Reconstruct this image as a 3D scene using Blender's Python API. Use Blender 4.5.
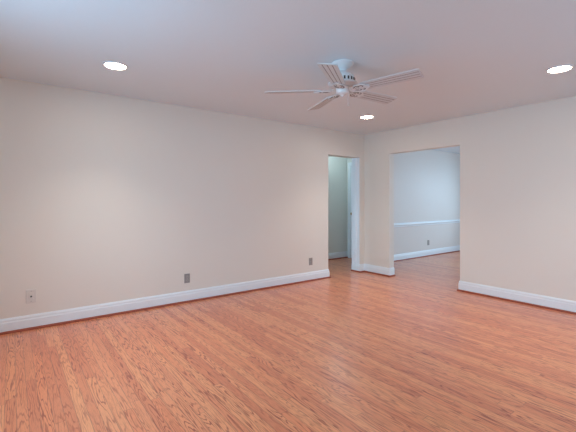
import bpy, bmesh, math, random
from mathutils import Vector, Matrix
random.seed(4)
for o in list(bpy.data.objects): bpy.data.objects.remove(o, do_unlink=True)
scene = bpy.context.scene
C = scene.collection
H = 2.44                      # ceiling height
TH = 0.19                     # thickness of the wall on the left
XR, YF = 5.05, -5.75          # right wall and the wall behind the camera
XD, YD, XDR = -0.35, 4.35, 3.7  # far room: left wall, far wall, right wall
XH, YH = -1.32, 0.93          # hallway: far wall, end wall

# ---------------------------------------------------------------- camera
cam = bpy.data.cameras.new('camera'); co = bpy.data.objects.new('camera', cam); C.objects.link(co)
co.location = (4.423, -5.038, 1.2694)
co.rotation_euler = (math.pi/2, 0, 0.9254)
cam.sensor_width = 36; cam.lens = 366.9/576*36
cam.shift_y = -(216-200.5)/576
cam.clip_start = 0.05
scene.camera = co

# ---------------------------------------------------------------- light
scene.view_settings.view_transform = 'Standard'
scene.view_settings.look = 'None'
scene.view_settings.gamma = 1
scene.view_settings.use_curve_mapping = False
scene.view_settings.exposure = 0.12
world = bpy.data.worlds.new('sky'); scene.world = world; world.use_nodes = True
bg = world.node_tree.nodes['Background']
bg.inputs[0].default_value = (0.62, 0.78, 1.0, 1); bg.inputs[1].default_value = 1.5

def daylight(name, loc, rot, w, h, power, col):  # light of the sky outside one window
    l = bpy.data.lights.new(name, 'AREA'); l.shape = 'RECTANGLE'; l.size = w; l.size_y = h
    l.energy = power; l.color = col
    o = bpy.data.objects.new(name, l); C.objects.link(o); o.location = loc; o.rotation_euler = rot
DAY = (0.40, 0.72, 1.0)
# windows: wall, start, end, sill, head
W_FRONT = [(1.6, 2.8), (3.2, 4.4)]
W_RIGHT = [(-3.0, -1.0)]
SILL, HEAD = 0.75, 2.1
def sky_light(axis, c, out, a, b, s, h, power, tilt=28, col=DAY):
    TILT = math.radians(tilt)      # the sky sends its light down through the glass
    m = (a+b)/2; z = (s+h)/2+0.015*tilt; w = b-a+0.5; hh = h-s+0.3
    if axis == 'y': daylight('daylight', (m, c+out*0.85, z), (math.pi/2-TILT, 0, 0 if out < 0 else math.pi), w, hh, power, col)
    else: daylight('daylight', (c+out*0.85, m, z), (math.pi/2-TILT, 0, math.pi/2 if out > 0 else -math.pi/2), w, hh, power, col)
sky_light('y', YF, -1, *W_FRONT[0], SILL, HEAD, 130, 14)
sky_light('y', YF, -1, *W_FRONT[1], SILL, HEAD, 30, 25)
for a, b in W_RIGHT: sky_light('x', XR, 1, a, b, SILL, HEAD, 32, 25)
W_DIN_BACK, W_DIN_RIGHT, W_HALL_FILL = (0.4, 1.9), (1.5, 3.1), (-1.15, -0.4)
sky_light('y', YD, 1, *W_DIN_BACK, 0.85, 2.05, 118, 28, (0.50, 0.77, 1.0))
sky_light('x', XDR, 1, *W_DIN_RIGHT, 0.85, 2.1, 105, 28, (0.50, 0.77, 1.0))
sky_light('y', -3.2, -1, *W_HALL_FILL, 0.8, 2.1, 55, 20)  # fill light for the hallway, through a window added for it
CAN = 48.0     # glow of a lit lens
BULB = 63.0    # watts of the lamp in each recessed light

# ---------------------------------------------------------------- materials
def new_mat(name):
    m = bpy.data.materials.new(name); m.use_nodes = True
    return m, m.node_tree, m.node_tree.nodes['Principled BSDF']
def plain(name, col, rough=0.5, metal=0.0, bump=0.0, scale=60):
    m, nt, b = new_mat(name)
    n = nt.nodes.new('ShaderNodeTexNoise'); n.inputs['Scale'].default_value = scale
    tc = nt.nodes.new('ShaderNodeTexCoord'); nt.links.new(tc.outputs['Object'], n.inputs['Vector'])
    mx = nt.nodes.new('ShaderNodeMix'); mx.data_type = 'RGBA'
    mx.inputs['A'].default_value = (*[c*0.975 for c in col], 1); mx.inputs['B'].default_value = (*[min(1, c*1.02) for c in col], 1)
    nt.links.new(n.outputs['Fac'], mx.inputs['Factor']); nt.links.new(mx.outputs['Result'], b.inputs['Base Color'])
    b.inputs['Roughness'].default_value = rough; b.inputs['Metallic'].default_value = metal
    if bump:
        bp = nt.nodes.new('ShaderNodeBump'); bp.inputs['Strength'].default_value = bump; bp.inputs['Distance'].default_value = 0.002
        nt.links.new(n.outputs['Fac'], bp.inputs['Height']); nt.links.new(bp.outputs['Normal'], b.inputs['Normal'])
    return m
M_WALL = plain('cream_wall_paint', (0.85, 0.81, 0.735), 0.55, bump=0.05, scale=180)
M_CEIL = plain('ceiling_paint', (0.80, 0.90, 0.955), 0.7, bump=0.05, scale=120)
M_DIN = plain('pale_blue_wall_paint', (0.82, 0.79, 0.75), 0.5, bump=0.05, scale=180)
M_HALL = plain('hall_wall_paint', (0.78, 0.80, 0.74), 0.5, bump=0.05, scale=180)
M_TRIM = plain('white_trim_paint', (0.88, 0.95, 0.99), 0.3)
M_SHOE = plain('stained_shoe_moulding', (0.33, 0.070, 0.032), 0.35)
M_FAN = plain('white_fan_enamel', (0.80, 0.83, 0.84), 0.3)
M_BLADE = plain('fan_blade_laminate', (0.66, 0.70, 0.72), 0.4)
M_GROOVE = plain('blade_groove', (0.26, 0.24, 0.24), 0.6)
M_DARK = plain('dark_slot', (0.06, 0.045, 0.04), 0.6)
M_SLOT = plain('slot_shade_grey', (0.16, 0.16, 0.17), 0.6)
M_IVORY = plain('ivory_plastic', (0.79, 0.75, 0.69), 0.4)
M_STEEL = plain('brushed_grey_plate', (0.36, 0.36, 0.35), 0.35, metal=0.3)
M_TAUPE = plain('taupe_plate', (0.36, 0.33, 0.30), 0.4)
M_FACE = plain('grey_receptacle', (0.47, 0.46, 0.44), 0.45)
M_BRASS = plain('brass', (0.6, 0.45, 0.2), 0.3, metal=1.0)
def emit(name, col, s):
    m, nt, b = new_mat(name)
    b.inputs['Base Color'].default_value = (*col, 1)
    b.inputs['Emission Color'].default_value = (*col, 1); b.inputs['Emission Strength'].default_value = s
    return m
M_LAMP = emit('lit_lens', (1.0, 0.84, 0.68), CAN)
M_DOME = emit('fill_dome_glow', (0.74, 0.93, 1.0), 15.0)  # glow of the fill lamp added in the hallway
def glass():
    m, nt, b = new_mat('window_glass'); out = nt.nodes['Material Output']
    t = nt.nodes.new('ShaderNodeBsdfTransparent'); g = nt.nodes.new('ShaderNodeBsdfGlossy'); g.inputs['Roughness'].default_value = 0.02
    mx = nt.nodes.new('ShaderNodeMixShader'); mx.inputs[0].default_value = 0.07
    nt.links.new(t.outputs[0], mx.inputs[1]); nt.links.new(g.outputs[0], mx.inputs[2]); nt.links.new(mx.outputs[0], out.inputs['Surface'])
    return m
M_GLASS = glass()

def oak():
    m, nt, b = new_mat('oak_strip_floor'); N = nt.nodes; L = nt.links
    def math_(op, a, c=None, d=None):
        n = N.new('ShaderNodeMath'); n.operation = op
        for i, v in enumerate((a, c, d)):
            if v is None: continue
            if isinstance(v, (int, float)): n.inputs[i].default_value = v
            else: L.new(v, n.inputs[i])
        return n.outputs[0]
    def comb(x, y, z):
        n = N.new('ShaderNodeCombineXYZ')
        for i, v in enumerate((x, y, z)):
            if isinstance(v, (int, float)): n.inputs[i].default_value = v
            else: L.new(v, n.inputs[i])
        return n.outputs[0]
    def white(v):
        n = N.new('ShaderNodeTexWhiteNoise'); n.noise_dimensions = '3D'; L.new(v, n.inputs['Vector']); return n.outputs['Value'], n.outputs['Color']
    def noise(v, sc, det=2, rough=0.5):
        n = N.new('ShaderNodeTexNoise'); n.inputs['Scale'].default_value = sc; n.inputs['Detail'].default_value = det; n.inputs['Roughness'].default_value = rough
        L.new(v, n.inputs['Vector']); return n.outputs['Fac']
    def ramp(f, stops):
        n = N.new('ShaderNodeValToRGB'); e = n.color_ramp.elements
        e[0].position, e[0].color = stops[0][0], (*stops[0][1], 1); e[1].position, e[1].color = stops[-1][0], (*stops[-1][1], 1)
        for p, c in stops[1:-1]:
            q = e.new(p); q.color = (*c, 1)
        L.new(f, n.inputs[0]); return n.outputs[0]
    def mix(f, a, c, mode='MIX'):
        n = N.new('ShaderNodeMix'); n.data_type = 'RGBA'; n.blend_type = mode
        for k, v in (('Factor', f), ('A', a), ('B', c)):
            if isinstance(v, (int, float)): n.inputs[k].default_value = v
            elif isinstance(v, tuple): n.inputs[k].default_value = (*v, 1)
            else: L.new(v, n.inputs[k])
        return n.outputs['Result']
    tc = N.new('ShaderNodeTexCoord'); sp = N.new('ShaderNodeSeparateXYZ'); L.new(tc.outputs['Object'], sp.inputs[0])
    X, Y = sp.outputs[0], sp.outputs[1]
    W = 0.057
    yr = math_('DIVIDE', Y, W); row = math_('FLOOR', yr); fy = math_('SUBTRACT', yr, row)
    ro, _ = white(comb(row, 3.1, 0.7))
    xr = math_('ADD', math_('DIVIDE', X, 1.7), math_('MULTIPLY', ro, 17.0)); bi = math_('FLOOR', xr); fx = math_('SUBTRACT', xr, bi)
    hv, hc = white(comb(row, bi, 5.3))
    h2, _ = white(comb(bi, row, 9.9))
    # base tone of each board
    tone = ramp(hv, [(0.0, (0.71, 0.21, 0.098)), (0.25, (0.79, 0.26, 0.118)), (0.6, (0.86, 0.315, 0.145)), (0.85, (0.88, 0.345, 0.155)), (1.0, (0.82, 0.26, 0.115))])
    # cathedral grain: contour lines of a noise stretched along the board
    v = comb(math_('ADD', math_('MULTIPLY', X, 1.2), math_('MULTIPLY', hv, 91.0)), math_('ADD', math_('MULTIPLY', Y, 13.0), math_('MULTIPLY', h2, 47.0)), 0.0)
    n1 = noise(v, 1.0, 3.0, 0.42)
    c = math_('FRACT', math_('MULTIPLY', n1, math_('ADD', 11.0, math_('MULTIPLY', h2, 9.0))))
    line = math_('ABSOLUTE', math_('SUBTRACT', c, 0.5))                # 0 at the ring line
    rng = ramp(line, [(0.0, (1, 1, 1)), (0.09, (0.8, 0.8, 0.8)), (0.20, (0, 0, 0)), (1.0, (0, 0, 0))])
    # breaks along the rings so the lines come and go
    v2 = comb(math_('MULTIPLY', X, 5.0), math_('MULTIPLY', Y, 40.0), hv)
    n2 = noise(v2, 1.0, 3.0, 0.6)
    gate = ramp(n2, [(0.34, (0.25, 0.25, 0.25)), (0.56, (1, 1, 1))])
    rr = N.new('ShaderNodeRGBToBW'); L.new(rng, rr.inputs[0]); gg = N.new('ShaderNodeRGBToBW'); L.new(gate, gg.inputs[0])
    gf = math_('MULTIPLY', math_('MULTIPLY', rr.outputs[0], gg.outputs[0]), 0.95)
    h4, _ = white(comb(row, 2.7, bi)); gf = math_('MULTIPLY', gf, math_('ADD', 0.45, math_('MULTIPLY', h4, 0.65)))
    # fine pores
    n3 = noise(comb(math_('MULTIPLY', X, 22.0), math_('MULTIPLY', Y, 420.0), h2), 1.0, 2.0, 0.6)
    pore = ramp(n3, [(0.30, (0.80, 0.74, 0.70)), (0.52, (1, 1, 1)), (0.75, (1.06, 1.05, 1.04))])
    col = mix(1.0, tone, pore, 'MULTIPLY')
    col = mix(gf, col, (0.33, 0.050, 0.022))
    # gaps between strips and at board ends
    ge = math_('MINIMUM', fy, math_('SUBTRACT', 1.0, fy))
    gx = math_('MULTIPLY', math_('MINIMUM', fx, math_('SUBTRACT', 1.0, fx)), 1.7/W)
    gap = math_('LESS_THAN', math_('MINIMUM', ge, gx), 0.022)
    col = mix(math_('MULTIPLY', gap, 0.55), col, (0.16, 0.05, 0.03))
    L.new(col, b.inputs['Base Color'])
    rg = math_('ADD', 0.27, math_('MULTIPLY', n2, 0.10)); L.new(rg, b.inputs['Roughness'])
    b.inputs['Coat Weight'].default_value = 0.5; b.inputs['Coat Roughness'].default_value = 0.26
    hgt = math_('SUBTRACT', math_('MULTIPLY', gf, -0.25), gap)
    bp = N.new('ShaderNodeBump'); bp.inputs['Strength'].default_value = 0.25; bp.inputs['Distance'].default_value = 0.0008
    L.new(hgt, bp.inputs['Height']); L.new(bp.outputs['Normal'], b.inputs['Normal'])
    return m
M_OAK = oak()

# ---------------------------------------------------------------- mesh helpers
def obj(name, bm, m, parent=None, smooth=False):
    bmesh.ops.recalc_face_normals(bm, faces=bm.faces)
    me = bpy.data.meshes.new(name); bm.to_mesh(me); bm.free()
    o = bpy.data.objects.new(name, me); C.objects.link(o)
    for x in (m if isinstance(m, (list, tuple)) else [m]): me.materials.append(x)
    if smooth:
        for p in me.polygons: p.use_smooth = True
        md = o.modifiers.new('edges', 'EDGE_SPLIT'); md.split_angle = math.radians(35)
    if parent: o.parent = parent
    return o
def struct(name, bm, m, parent=None, smooth=False):
    o = obj(name, bm, m, parent, smooth)
    if not parent: o['kind'] = 'structure'
    return o
def box(bm, x0, x1, y0, y1, z0, z1, mi=0, bev=0.0):
    vs = [bm.verts.new((x, y, z)) for x in (x0, x1) for y in (y0, y1) for z in (z0, z1)]
    q = [(0,1,3,2),(4,6,7,5),(0,4,5,1),(2,3,7,6),(0,2,6,4),(1,5,7,3)]
    fs = [bm.faces.new([vs[i] for i in f]) for f in q]
    for f in fs: f.material_index = mi
    if bev:
        es = list({e for f in fs for e in f.edges})
        r = bmesh.ops.bevel(bm, geom=es, offset=bev, segments=2, profile=0.5, affect='EDGES')
    return fs
def lathe(bm, prof, seg=40, cx=0, cy=0, mi=0, closed=False):
    rings = []
    for r, z in prof:
        if r < 1e-6: rings.append([bm.verts.new((cx, cy, z))])
        else: rings.append([bm.verts.new((cx+r*math.cos(2*math.pi*i/seg), cy+r*math.sin(2*math.pi*i/seg), z)) for i in range(seg)])
    pairs = list(zip(rings, rings[1:]))
    if closed: pairs.append((rings[-1], rings[0]))
    for a, b_ in pairs:
        for i in range(seg):
            j = (i+1) % seg
            if len(a) == 1 and len(b_) == 1: continue
            if len(a) == 1: f = bm.faces.new((a[0], b_[i], b_[j]))
            elif len(b_) == 1: f = bm.faces.new((a[i], b_[0], a[j]))
            else: f = bm.faces.new((a[i], b_[i], b_[j], a[j]))
            f.material_index = mi
def tube(bm, pts, r, seg=8, flat=1.0):
    pts = [Vector(p) for p in pts]; rings = []
    for i, p in enumerate(pts):
        t = (pts[min(i+1, len(pts)-1)] - pts[max(i-1, 0)]).normalized()
        up = Vector((0, 0, 1)) if abs(t.z) < 0.95 else Vector((1, 0, 0))
        s = t.cross(up).normalized(); u = s.cross(t)
        rings.append([bm.verts.new(p + s*r*math.cos(2*math.pi*k/seg) + u*r*flat*math.sin(2*math.pi*k/seg)) for k in range(seg)])
    for a, b_ in zip(rings, rings[1:]):
        for k in range(seg):
            j = (k+1) % seg; bm.faces.new((a[k], b_[k], b_[j], a[j]))
    bm.faces.new(rings[0]); bm.faces.new(rings[-1][::-1])
def sweep(bm, prof, path):
    """closed profile (offset from wall, height) swept along a plan polyline; the room lies to the right of travel"""
    P = [Vector(p) for p in path]; rings = []
    for i, p in enumerate(P):
        ds = []
        if i > 0: ds.append((P[i]-P[i-1]).normalized())
        if i < len(P)-1: ds.append((P[i+1]-P[i]).normalized())
        ns = [Vector((d.y, -d.x)) for d in ds]
        if len(ns) == 1: n = ns[0]
        else: n = (ns[0]+ns[1]) / (1 + ns[0].dot(ns[1]))
        rings.append([bm.verts.new((p.x+n.x*d, p.y+n.y*d, z)) for d, z in prof])
    k = len(prof)
    for a, b_ in zip(rings, rings[1:]):
        for i in range(k):
            j = (i+1) % k; bm.faces.new((a[i], a[j], b_[j], b_[i]))
    bm.faces.new(rings[0]); bm.faces.new(rings[-1][::-1])
def pierced(bm, axis, c0, c1, lo, hi, holes):
    """wall slab from lo to hi along the other axis, with (a, b, sill, head) openings"""
    def b3(a, b_, z0, z1):
        if b_-a < 1e-5 or z1-z0 < 1e-5: return
        if axis == 'x': box(bm, c0, c1, a, b_, z0, z1)
        else: box(bm, a, b_, c0, c1, z0, z1)
    cur = lo
    for a, b_, s, h in sorted(holes):
        b3(cur, a, 0, H); b3(a, b_, 0, s); b3(a, b_, h, H); cur = b_
    b3(cur, hi, 0, H)

# ---------------------------------------------------------------- structure
DOOR0, DOOR1, DOORH = -0.878, -0.112, 2.03
OP0, OP1, OPH = 0.547, 1.755, 2.055
X0, Y0, X1, Y1 = XH-0.12, YF-0.15, XR+0.15, YD+0.15
bm = bmesh.new(); box(bm, X0, X1, Y0, Y1, -0.1, 0); struct('floor', bm, M_OAK)
bm = bmesh.new(); box(bm, X0, X1, Y0, Y1, H, H+0.12); struct('ceiling', bm, M_CEIL)

bm = bmesh.new(); pierced(bm, 'x', -TH, 0, YF, 0.12, [(DOOR0, DOOR1, 0, DOORH)]); struct('wall_left', bm, M_WALL)
bm = bmesh.new(); pierced(bm, 'y', 0, 0.12, 0, XR, [(OP0, OP1, 0, OPH)]); struct('wall_back', bm, M_WALL)
bm = bmesh.new(); pierced(bm, 'x', XR, XR+0.15, YF, 0.12, [(a, b, SILL, HEAD) for a, b in W_RIGHT]); struct('wall_right', bm, M_WALL)
bm = bmesh.new(); pierced(bm, 'y', YF-0.15, YF, -TH, XR+0.15, [(a, b, SILL, HEAD) for a, b in W_FRONT]); struct('wall_front', bm, M_WALL)
# far room seen through the wide opening
bm = bmesh.new(); box(bm, XD-0.03, XD, 0.12, 0.27, 0, H); box(bm, XD-0.12, XD, 0.27, YD, 0, H); box(bm, XD-0.03, -TH, 0.115, 0.12, 0, H)
struct('wall_dining_left', bm, M_DIN)
bm = bmesh.new(); pierced(bm, 'y', YD, YD+0.15, XD-0.12, XDR+0.12, [(0.4, 1.9, 0.85, 2.05)]); struct('wall_dining_back', bm, M_DIN)
bm = bmesh.new(); pierced(bm, 'x', XDR, XDR+0.12, 0.12, YD, [(1.5, 3.1, 0.85, 2.1)]); struct('wall_dining_right', bm, M_DIN)
# hallway behind the doorway
bm = bmesh.new(); box(bm, XH-0.12, XH, -3.2, YH+0.12, 0, H); struct('wall_hall_left', bm, M_HALL)
bm = bmesh.new(); box(bm, XH, XD-0.12, YH, YH+0.12, 0, H); struct('wall_hall_back', bm, M_HALL)
bm = bmesh.new(); pierced(bm, 'y', -3.2, -3.08, XH-0.12, -TH, [(*W_HALL_FILL, 0.8, 2.1)]); struct('wall_hall_front', bm, M_HALL)

# baseboards, shoe moulding, chair rail
BASE = [(0, 0.002), (0.015, 0.002), (0.015, 0.098), (0.011, 0.108), (0.011, 0.124), (0.008, 0.132), (0.005, 0.142), (0, 0.142)]
SHOE = [(0.015, 0.0), (0.032, 0.0), (0.0315, 0.008), (0.028, 0.016), (0.022, 0.021), (0.015, 0.022)]
runs = [('left', [(0, YF), (0, DOOR0), (-TH, DOOR0)]),
        ('back', [(-TH, DOOR1), (0, DOOR1), (0, 0), (OP0, 0), (OP0, 0.12)]),
        ('right', [(XDR, 0.12), (OP1, 0.12), (OP1, 0), (XR, 0), (XR, YF), (0.016, YF)]),
        ('dining', [(XD, 0.12), (XD, YD), (XDR, YD), (XDR, 0.14)]),
        ('hall', [(XH, -3.08), (XH, YH)])]
tn = 1
for nm, path in runs:
    bm = bmesh.new(); sweep(bm, BASE, path); struct('baseboard_'+nm, bm, M_TRIM)
    bm = bmesh.new(); sweep(bm, SHOE, path); struct('trim_%d' % tn, bm, M_SHOE); tn += 1
RAIL = [(0, 0.712), (0.012, 0.712), (0.014, 0.735), (0.024, 0.745), (0.030, 0.757), (0.024, 0.770), (0.014, 0.778), (0.012, 0.795), (0, 0.795)]
bm = bmesh.new(); sweep(bm, RAIL, [(XD, 0.12), (XD, YD-0.001)]); struct('trim_%d' % tn, bm, M_TRIM); tn += 1
# painted jamb lining with a door stop on the far side of the doorway
bm = bmesh.new(); box(bm, -TH-0.002, -0.012, DOOR1-0.006, DOOR1, 0.142, DOORH); box(bm, -0.115, -0.08, DOOR1-0.018, DOOR1-0.006, 0.142, DOORH-0.002)
struct('trim_%d' % tn, bm, M_TRIM); tn += 1
# door at the end of the hallway
D0, D1, DH = XH+0.12, XH+0.88, 2.03
bm = bmesh.new()
box(bm, D0-0.075, D0, YH-0.02, YH, 0, DH, bev=0.004); box(bm, D1, D1+0.075, YH-0.02, YH, 0, DH, bev=0.004); box(bm, D0-0.075, D1+0.075, YH-0.022, YH, DH, DH+0.075, bev=0.004)
struct('trim_%d' % tn, bm, M_TRIM); tn += 1
bm = bmesh.new(); box(bm, D0+0.003, D1-0.003, YH-0.012, YH, 0.008, DH-0.003)
for z0, z1 in ((0.2, 0.95), (1.1, 1.9)):
    for a, b in ((D0+0.1, D0+0.34), (D0+0.42, D0+0.66)): box(bm, a, b, YH-0.017, YH-0.012, z0, z1, bev=0.004)
d = struct('door_1', bm, M_TRIM)
bm = bmesh.new(); lathe(bm, [(0, 0), (0.026, 0), (0.026, 0.006), (0.010, 0.010), (0.010, 0.03), (0.026, 0.04), (0.028, 0.052), (0.018, 0.062), (0, 0.064)], 20)
bmesh.ops.transform(bm, matrix=Matrix.Translation((D0+0.07, YH-0.012, 0.98)) @ Matrix.Rotation(math.radians(90), 4, 'X'), verts=bm.verts)
obj('door_handle', bm, M_BRASS, d, True)

# windows behind and beside the camera and in the far room
def window(n, axis, c, out, a, b, s, h):
    """frame and sash bars in the wall plane; glass is a child"""
    def bx(bm, u0, u1, d0, d1, z0, z1):
        d0, d1 = sorted((c+out*d0, c+out*d1))
        if axis == 'x': box(bm, d0, d1, u0, u1, z0, z1)
        else: box(bm, u0, u1, d0, d1, z0, z1)
    f = 0.05; m = (s+h)/2
    bm = bmesh.new()
    bx(bm, a, b, 0.03, 0.10, s, s+f); bx(bm, a, b, 0.03, 0.10, h-f, h); bx(bm, a, a+f, 0.03, 0.10, s+f, h-f); bx(bm, b-f, b, 0.03, 0.10, s+f, h-f)
    bx(bm, a+f, b-f, 0.04, 0.08, m-0.02, m+0.02); bx(bm, (a+b)/2-0.02, (a+b)/2+0.02, 0.045, 0.075, s+f, m-0.02); bx(bm, (a+b)/2-0.02, (a+b)/2+0.02, 0.045, 0.075, m+0.02, h-f)
    w = struct('window_%d' % n, bm, M_TRIM)
    bm = bmesh.new(); bx(bm, a+f, b-f, 0.058, 0.062, s+f, h-f); obj('glass', bm, M_GLASS, w)
    bm = bmesh.new(); bx(bm, a-0.06, b+0.06, -0.03, 0.0, s-0.03, s); obj('window_sill', bm, M_TRIM, w)
k = 1
for a, b in W_FRONT: window(k, 'y', YF, -1, a, b, SILL, HEAD); k += 1
for a, b in W_RIGHT: window(k, 'x', XR, 1, a, b, SILL, HEAD); k += 1
window(k, 'y', YD, 1, 0.4, 1.9, 0.85, 2.05); k += 1
window(k, 'x', XDR, 1, 1.5, 3.1, 0.85, 2.1); k += 1
window(k, 'y', -3.08, -1, *W_HALL_FILL, 0.8, 2.1)  # unseen hallway window, added to let in the fill light

# ---------------------------------------------------------------- things
def thing(name, label, cat, loc, rotz=0, group=None):
    o = bpy.data.objects.new(name, None); C.objects.link(o); o.empty_display_size = 0.1
    o.location = loc; o.rotation_euler = (0, 0, rotz); o['label'] = label; o['category'] = cat
    if group: o['group'] = group
    return o
def dup(root, loc, label, rotz=None):
    r = root.copy(); C.objects.link(r); r.location = loc; r['label'] = label
    if rotz is not None: r.rotation_euler = (0, 0, rotz)
    for ch in list(root.children):
        c = ch.copy(); C.objects.link(c); c.parent = r
        for g in list(ch.children):
            q = g.copy(); C.objects.link(q); q.parent = c
    return r

# recessed ceiling lights
def can(loc, label):
    t = thing('recessed_light', label, 'ceiling light', loc, 0, 'recessed ceiling lights')
    bm = bmesh.new(); lathe(bm, [(0.082, 0.0), (0.100, 0.0), (0.101, -0.004), (0.097, -0.008), (0.088, -0.009), (0.084, -0.006)], 48, closed=True)
    obj('trim_ring', bm, M_FAN, t, True)
    bm = bmesh.new(); lathe(bm, [(0, -0.006), (0.05, -0.0055), (0.075, -0.004), (0.0835, -0.002), (0.0835, -0.0005), (0, -0.0005)], 48)
    obj('lens', bm, M_LAMP, t, True)
    l = bpy.data.lights.new('bulb', 'SPOT'); l.energy = BULB; l.color = (1.0, 0.885, 0.77); l.spot_size = math.radians(112); l.spot_blend = 1.0; l.shadow_soft_size = 0.07
    lo = bpy.data.objects.new('bulb', l); C.objects.link(lo); lo.parent = t; lo.location = (0, 0, -0.02)
    return t
can0 = can((0.98, -4.32, H), 'round lit recessed ceiling light at the upper left, near the left wall')
dup(can0, (3.27, -1.15, H), 'round lit recessed ceiling light at the far right, right of the ceiling fan')
dup(can0, (0.98, -1.06, H), 'small looking lit recessed ceiling light below the fan, near the room corner')

# unseen dome lamp added under the hallway ceiling to brighten the hall
t = thing('hall_fill_lamp', 'added fill lamp, an unseen glowing dome on the hallway ceiling behind the doorway', 'ceiling light', (-0.88, 0.25, H))
bm = bmesh.new(); lathe(bm, [(0, 0), (0.14, 0), (0.145, -0.01), (0.14, -0.025), (0, -0.025)], 32); obj('fill_lamp_base', bm, M_FAN, t, True)
bm = bmesh.new(); lathe(bm, [(0.13, -0.025), (0.128, -0.05), (0.10, -0.08), (0.05, -0.098), (0, -0.103)], 32); obj('fill_dome', bm, M_DOME, t, True)

# ceiling fan
FX, FY = 2.203, -2.784
fan = thing('ceiling_fan', 'white five-blade ceiling fan with grooved blades and a pull chain', 'ceiling fan', (FX, FY, H))
bm = bmesh.new(); lathe(bm, [(0, 0), (0.092, 0), (0.094, -0.006), (0.088, -0.018), (0.072, -0.034), (0.050, -0.048), (0.036, -0.056), (0.034, -0.070), (0, -0.070)], 48)
obj('canopy', bm, M_FAN, fan, True)
bm = bmesh.new(); lathe(bm, [(0, -0.070), (0.036, -0.070), (0.050, -0.082), (0.078, -0.096), (0.096, -0.112), (0.104, -0.130), (0.104, -0.166), (0.124, -0.172), (0.126, -0.184), (0.108, -0.194), (0.072, -0.200), (0, -0.200)], 48)
mh = obj('motor_housing', bm, M_FAN, fan, True)
bm = bmesh.new()
for i in range(20):
    a = 2*math.pi*i/20
    q = bmesh.new(); box(q, 0.1005, 0.1065, -0.007, 0.007, -0.164, -0.138); 
    bmesh.ops.rotate(q, cent=(0, 0, 0), matrix=Matrix.Rotation(a, 3, 'Z'), verts=q.verts)
    me = bpy.data.meshes.new('t'); q.to_mesh(me); q.free(); bm.from_mesh(me); bpy.data.meshes.remove(me)
obj('vent_slots', bm, M_DARK, mh)
bm = bmesh.new(); lathe(bm, [(0, -0.200), (0.052, -0.200), (0.055, -0.212), (0.055, -0.240), (0.050, -0.256), (0.034, -0.268), (0.014, -0.276), (0.010, -0.284), (0, -0.286)], 40)
obj('switch_housing', bm, M_FAN, fan, True)
PX, PY = 0.033, 0.035
bm = bmesh.new(); tube(bm, [(PX*0.9, PY*0.9, -0.258), (PX, PY, -0.275), (PX, PY, -0.345)], 0.0016, 6)
for i in range(10): bmesh.ops.create_uvsphere(bm, u_segments=6, v_segments=4, radius=0.0026, matrix=Matrix.Translation((PX, PY, -0.272-0.0075*i)))
lathe(bm, [(0, -0.345), (0.005, -0.349), (0.0065, -0.360), (0.004, -0.368), (0, -0.369)], 12, PX, PY)
obj('pull_chain', bm, M_FAN, fan, True)

def blade_mesh():
    """blade along +x, width along y, rounded corners, three grooves pressed into each side"""
    bm = bmesh.new(); x0, x1 = 0.175, 0.66; t = 0.0035
    def half(x):
        u = (x-x0)/(x1-x0); w = 0.058+0.014*u
        e = 0.022
        if x > x1-e: w -= e-math.sqrt(max(0, e*e-(x-(x1-e))**2))
        if x < x0+e: w -= e-math.sqrt(max(0, e*e-(x0+e-x)**2))
        return w
    xs = [x0, x0+.004, x0+.011, x0+.022] + [x0+.022+(x1-x0-.044)*i/12 for i in range(1, 12)] + [x1-.022, x1-.011, x1-.004, x1-.0005]
    fr = [-1, -0.56, -0.46, -0.05, 0.05, 0.46, 0.56, 1]
    top = []; bot = []
    for x in xs:
        h = half(x); top.append([]); bot.append([])
        for f in fr:
            y = f*h
            top[-1].append(bm.verts.new((x, y, t))); bot[-1].append(bm.verts.new((x, y, -t)))
    n = len(fr)
    for i in range(len(xs)-1):
        for j in range(n-1):
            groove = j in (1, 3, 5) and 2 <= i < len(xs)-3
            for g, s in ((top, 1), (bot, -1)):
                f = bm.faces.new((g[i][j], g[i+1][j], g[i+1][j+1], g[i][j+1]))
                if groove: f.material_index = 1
        for j in (0, n-1): bm.faces.new((top[i][j], top[i+1][j], bot[i+1][j], bot[i][j]))
    for i in (0, len(xs)-1):
        for j in range(n-1): bm.faces.new((top[i][j], top[i][j+1], bot[i][j+1], bot[i][j]))
    return bm
def iron_mesh():
    """cast blade iron: curved neck opening into a leaf-shaped plate under the blade root"""
    bm = bmesh.new()
    tube(bm, [(0.075, 0, 0.012), (0.095, 0, 0.004), (0.115, 0, -0.004), (0.14, 0, -0.008), (0.235, 0, -0.009)], 0.008, 8, 0.5)
    out = [(0.095, 0.010), (0.112, 0.030), (0.132, 0.048), (0.160, 0.054), (0.190, 0.050), (0.212, 0.036), (0.228, 0.020), (0.245, 0.010)]
    ring = out + [(x, -y) for x, y in out[::-1]]
    lo = [bm.verts.new((x, y, -0.010)) for x, y in ring]; hi = [bm.verts.new((x, y, -0.005)) for x, y in ring]
    bm.faces.new(lo); bm.faces.new(hi[::-1])
    for i in range(len(ring)): j = (i+1) % len(ring); bm.faces.new((lo[i], lo[j], hi[j], hi[i]))
    tube(bm, [(x, y, -0.009) for x, y in out], 0.004, 6); tube(bm, [(x, -y, -0.009) for x, y in out], 0.004, 6)
    for s in (-1, 1): lathe(bm, [(0, -0.014), (0.005, -0.013), (0.006, -0.010), (0, -0.010)], 12, 0.208, s*0.022)
    return bm
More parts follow.
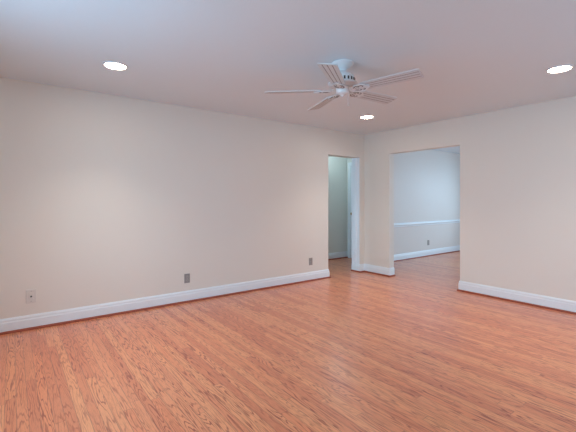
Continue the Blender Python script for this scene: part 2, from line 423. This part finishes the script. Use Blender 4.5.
def shade_inlay_mesh():
    """dark curved inlays on the solid iron, painting in the shade of scroll openings"""
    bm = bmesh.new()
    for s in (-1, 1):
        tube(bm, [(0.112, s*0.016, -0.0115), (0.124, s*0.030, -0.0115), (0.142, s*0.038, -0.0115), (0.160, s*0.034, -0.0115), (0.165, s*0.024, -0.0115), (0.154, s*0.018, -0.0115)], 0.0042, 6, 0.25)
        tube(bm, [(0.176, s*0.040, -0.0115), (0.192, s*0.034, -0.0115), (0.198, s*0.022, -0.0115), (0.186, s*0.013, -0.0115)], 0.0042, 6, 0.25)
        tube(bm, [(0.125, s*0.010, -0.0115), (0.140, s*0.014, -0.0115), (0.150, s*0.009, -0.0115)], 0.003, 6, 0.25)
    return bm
blade_src = iron_src = None
ANG0 = math.radians(17.2); ZB = -0.233; PITCH = math.radians(-11)
WOBBLE = Matrix.Rotation(math.radians(-1.6), 4, Vector((-0.8, 0.6, 0)))   # the rotor hangs a touch out of level
for i in range(5):
    rot = Matrix.Rotation(ANG0+i*2*math.pi/5, 4, 'Z')
    mb = Matrix.Translation((0, 0, ZB)) @ WOBBLE @ rot @ Matrix.Rotation(PITCH, 4, 'X')
    if i == 0:
        ar = iron_src = obj('blade_arm', iron_mesh(), M_FAN, fan, True)
        op = shade_inlay_src = obj('scroll_shade_inlay', shade_inlay_mesh(), M_SLOT, ar)
        bl = blade_src = obj('blade', blade_mesh(), [M_BLADE, M_GROOVE], fan)
    else:
        ar = iron_src.copy(); C.objects.link(ar); ar.parent = fan
        op = shade_inlay_src.copy(); C.objects.link(op); op.parent = ar
        bl = blade_src.copy(); C.objects.link(bl); bl.parent = fan
    ar.matrix_local = mb; bl.matrix_local = mb

# wall plates: built facing +x, origin at plate centre on the wall
def outlet(loc, label, pm, fm, group='power outlets'):
    t = thing('power_outlet', label, 'outlet', loc, 0, group)
    bm = bmesh.new(); box(bm, 0, 0.006, -0.035, 0.035, -0.057, 0.057, bev=0.002); obj('cover_plate', bm, pm, t)
    for s in (-1, 1):
        bm = bmesh.new(); lathe(bm, [(0, 0.0055), (0.0165, 0.0055), (0.0165, 0.0078), (0.015, 0.0085), (0, 0.0085)], 24)
        bmesh.ops.transform(bm, matrix=Matrix.Translation((0, 0, s*0.0195)) @ Matrix.Rotation(math.pi/2, 4, 'Y'), verts=bm.verts)
        r = obj('receptacle', bm, fm, t)
        bm = bmesh.new()
        for y in (-0.006, 0.006): box(bm, 0.0082, 0.009, y-0.0012, y+0.0012, s*0.0195, s*0.0195+0.008)
        box(bm, 0.0082, 0.009, -0.0025, 0.0025, s*0.0195-0.010, s*0.0195-0.005)
        obj('slots', bm, M_DARK, r)
    bm = bmesh.new(); box(bm, 0.0055, 0.0072, -0.003, 0.003, -0.003, 0.003, bev=0.0008); obj('screw', bm, fm, t)
    return t
jack = thing('wall_jack', 'cream cable jack plate low on the left wall, nearest the left edge', 'wall jack', (0, -4.885, 0.325))
bm = bmesh.new(); box(bm, 0, 0.007, -0.042, 0.042, -0.066, 0.066, bev=0.003); obj('cover_plate', bm, M_IVORY, jack)
bm = bmesh.new(); box(bm, 0.006, 0.0095, -0.018, 0.018, -0.034, 0.034, bev=0.001); obj('insert', bm, M_IVORY, jack)
bm = bmesh.new(); lathe(bm, [(0, 0.009), (0.008, 0.009), (0.008, 0.013), (0.005, 0.014), (0.005, 0.019), (0, 0.019)], 16)
bmesh.ops.transform(bm, matrix=Matrix.Translation((0, 0, -0.002)) @ Matrix.Rotation(math.pi/2, 4, 'Y'), verts=bm.verts)
obj('socket', bm, M_DARK, jack, True)
for z in (-0.05, 0.05):
    bm = bmesh.new(); box(bm, 0.0065, 0.0082, -0.003, 0.003, z-0.003, z+0.003, bev=0.0008); obj('screw', bm, M_TAUPE, jack)
outlet((0, -3.288, 0.297), 'grey metal power outlet at the middle of the long left wall above the baseboard', M_STEEL, M_FACE)
outlet((0, -1.26, 0.305), 'small taupe power outlet on the left wall just before the narrow doorway', M_TAUPE, M_STEEL)
outlet((XD, 2.571, 0.306), 'grey power outlet below the chair rail in the far room', M_TAUPE, M_FACE)
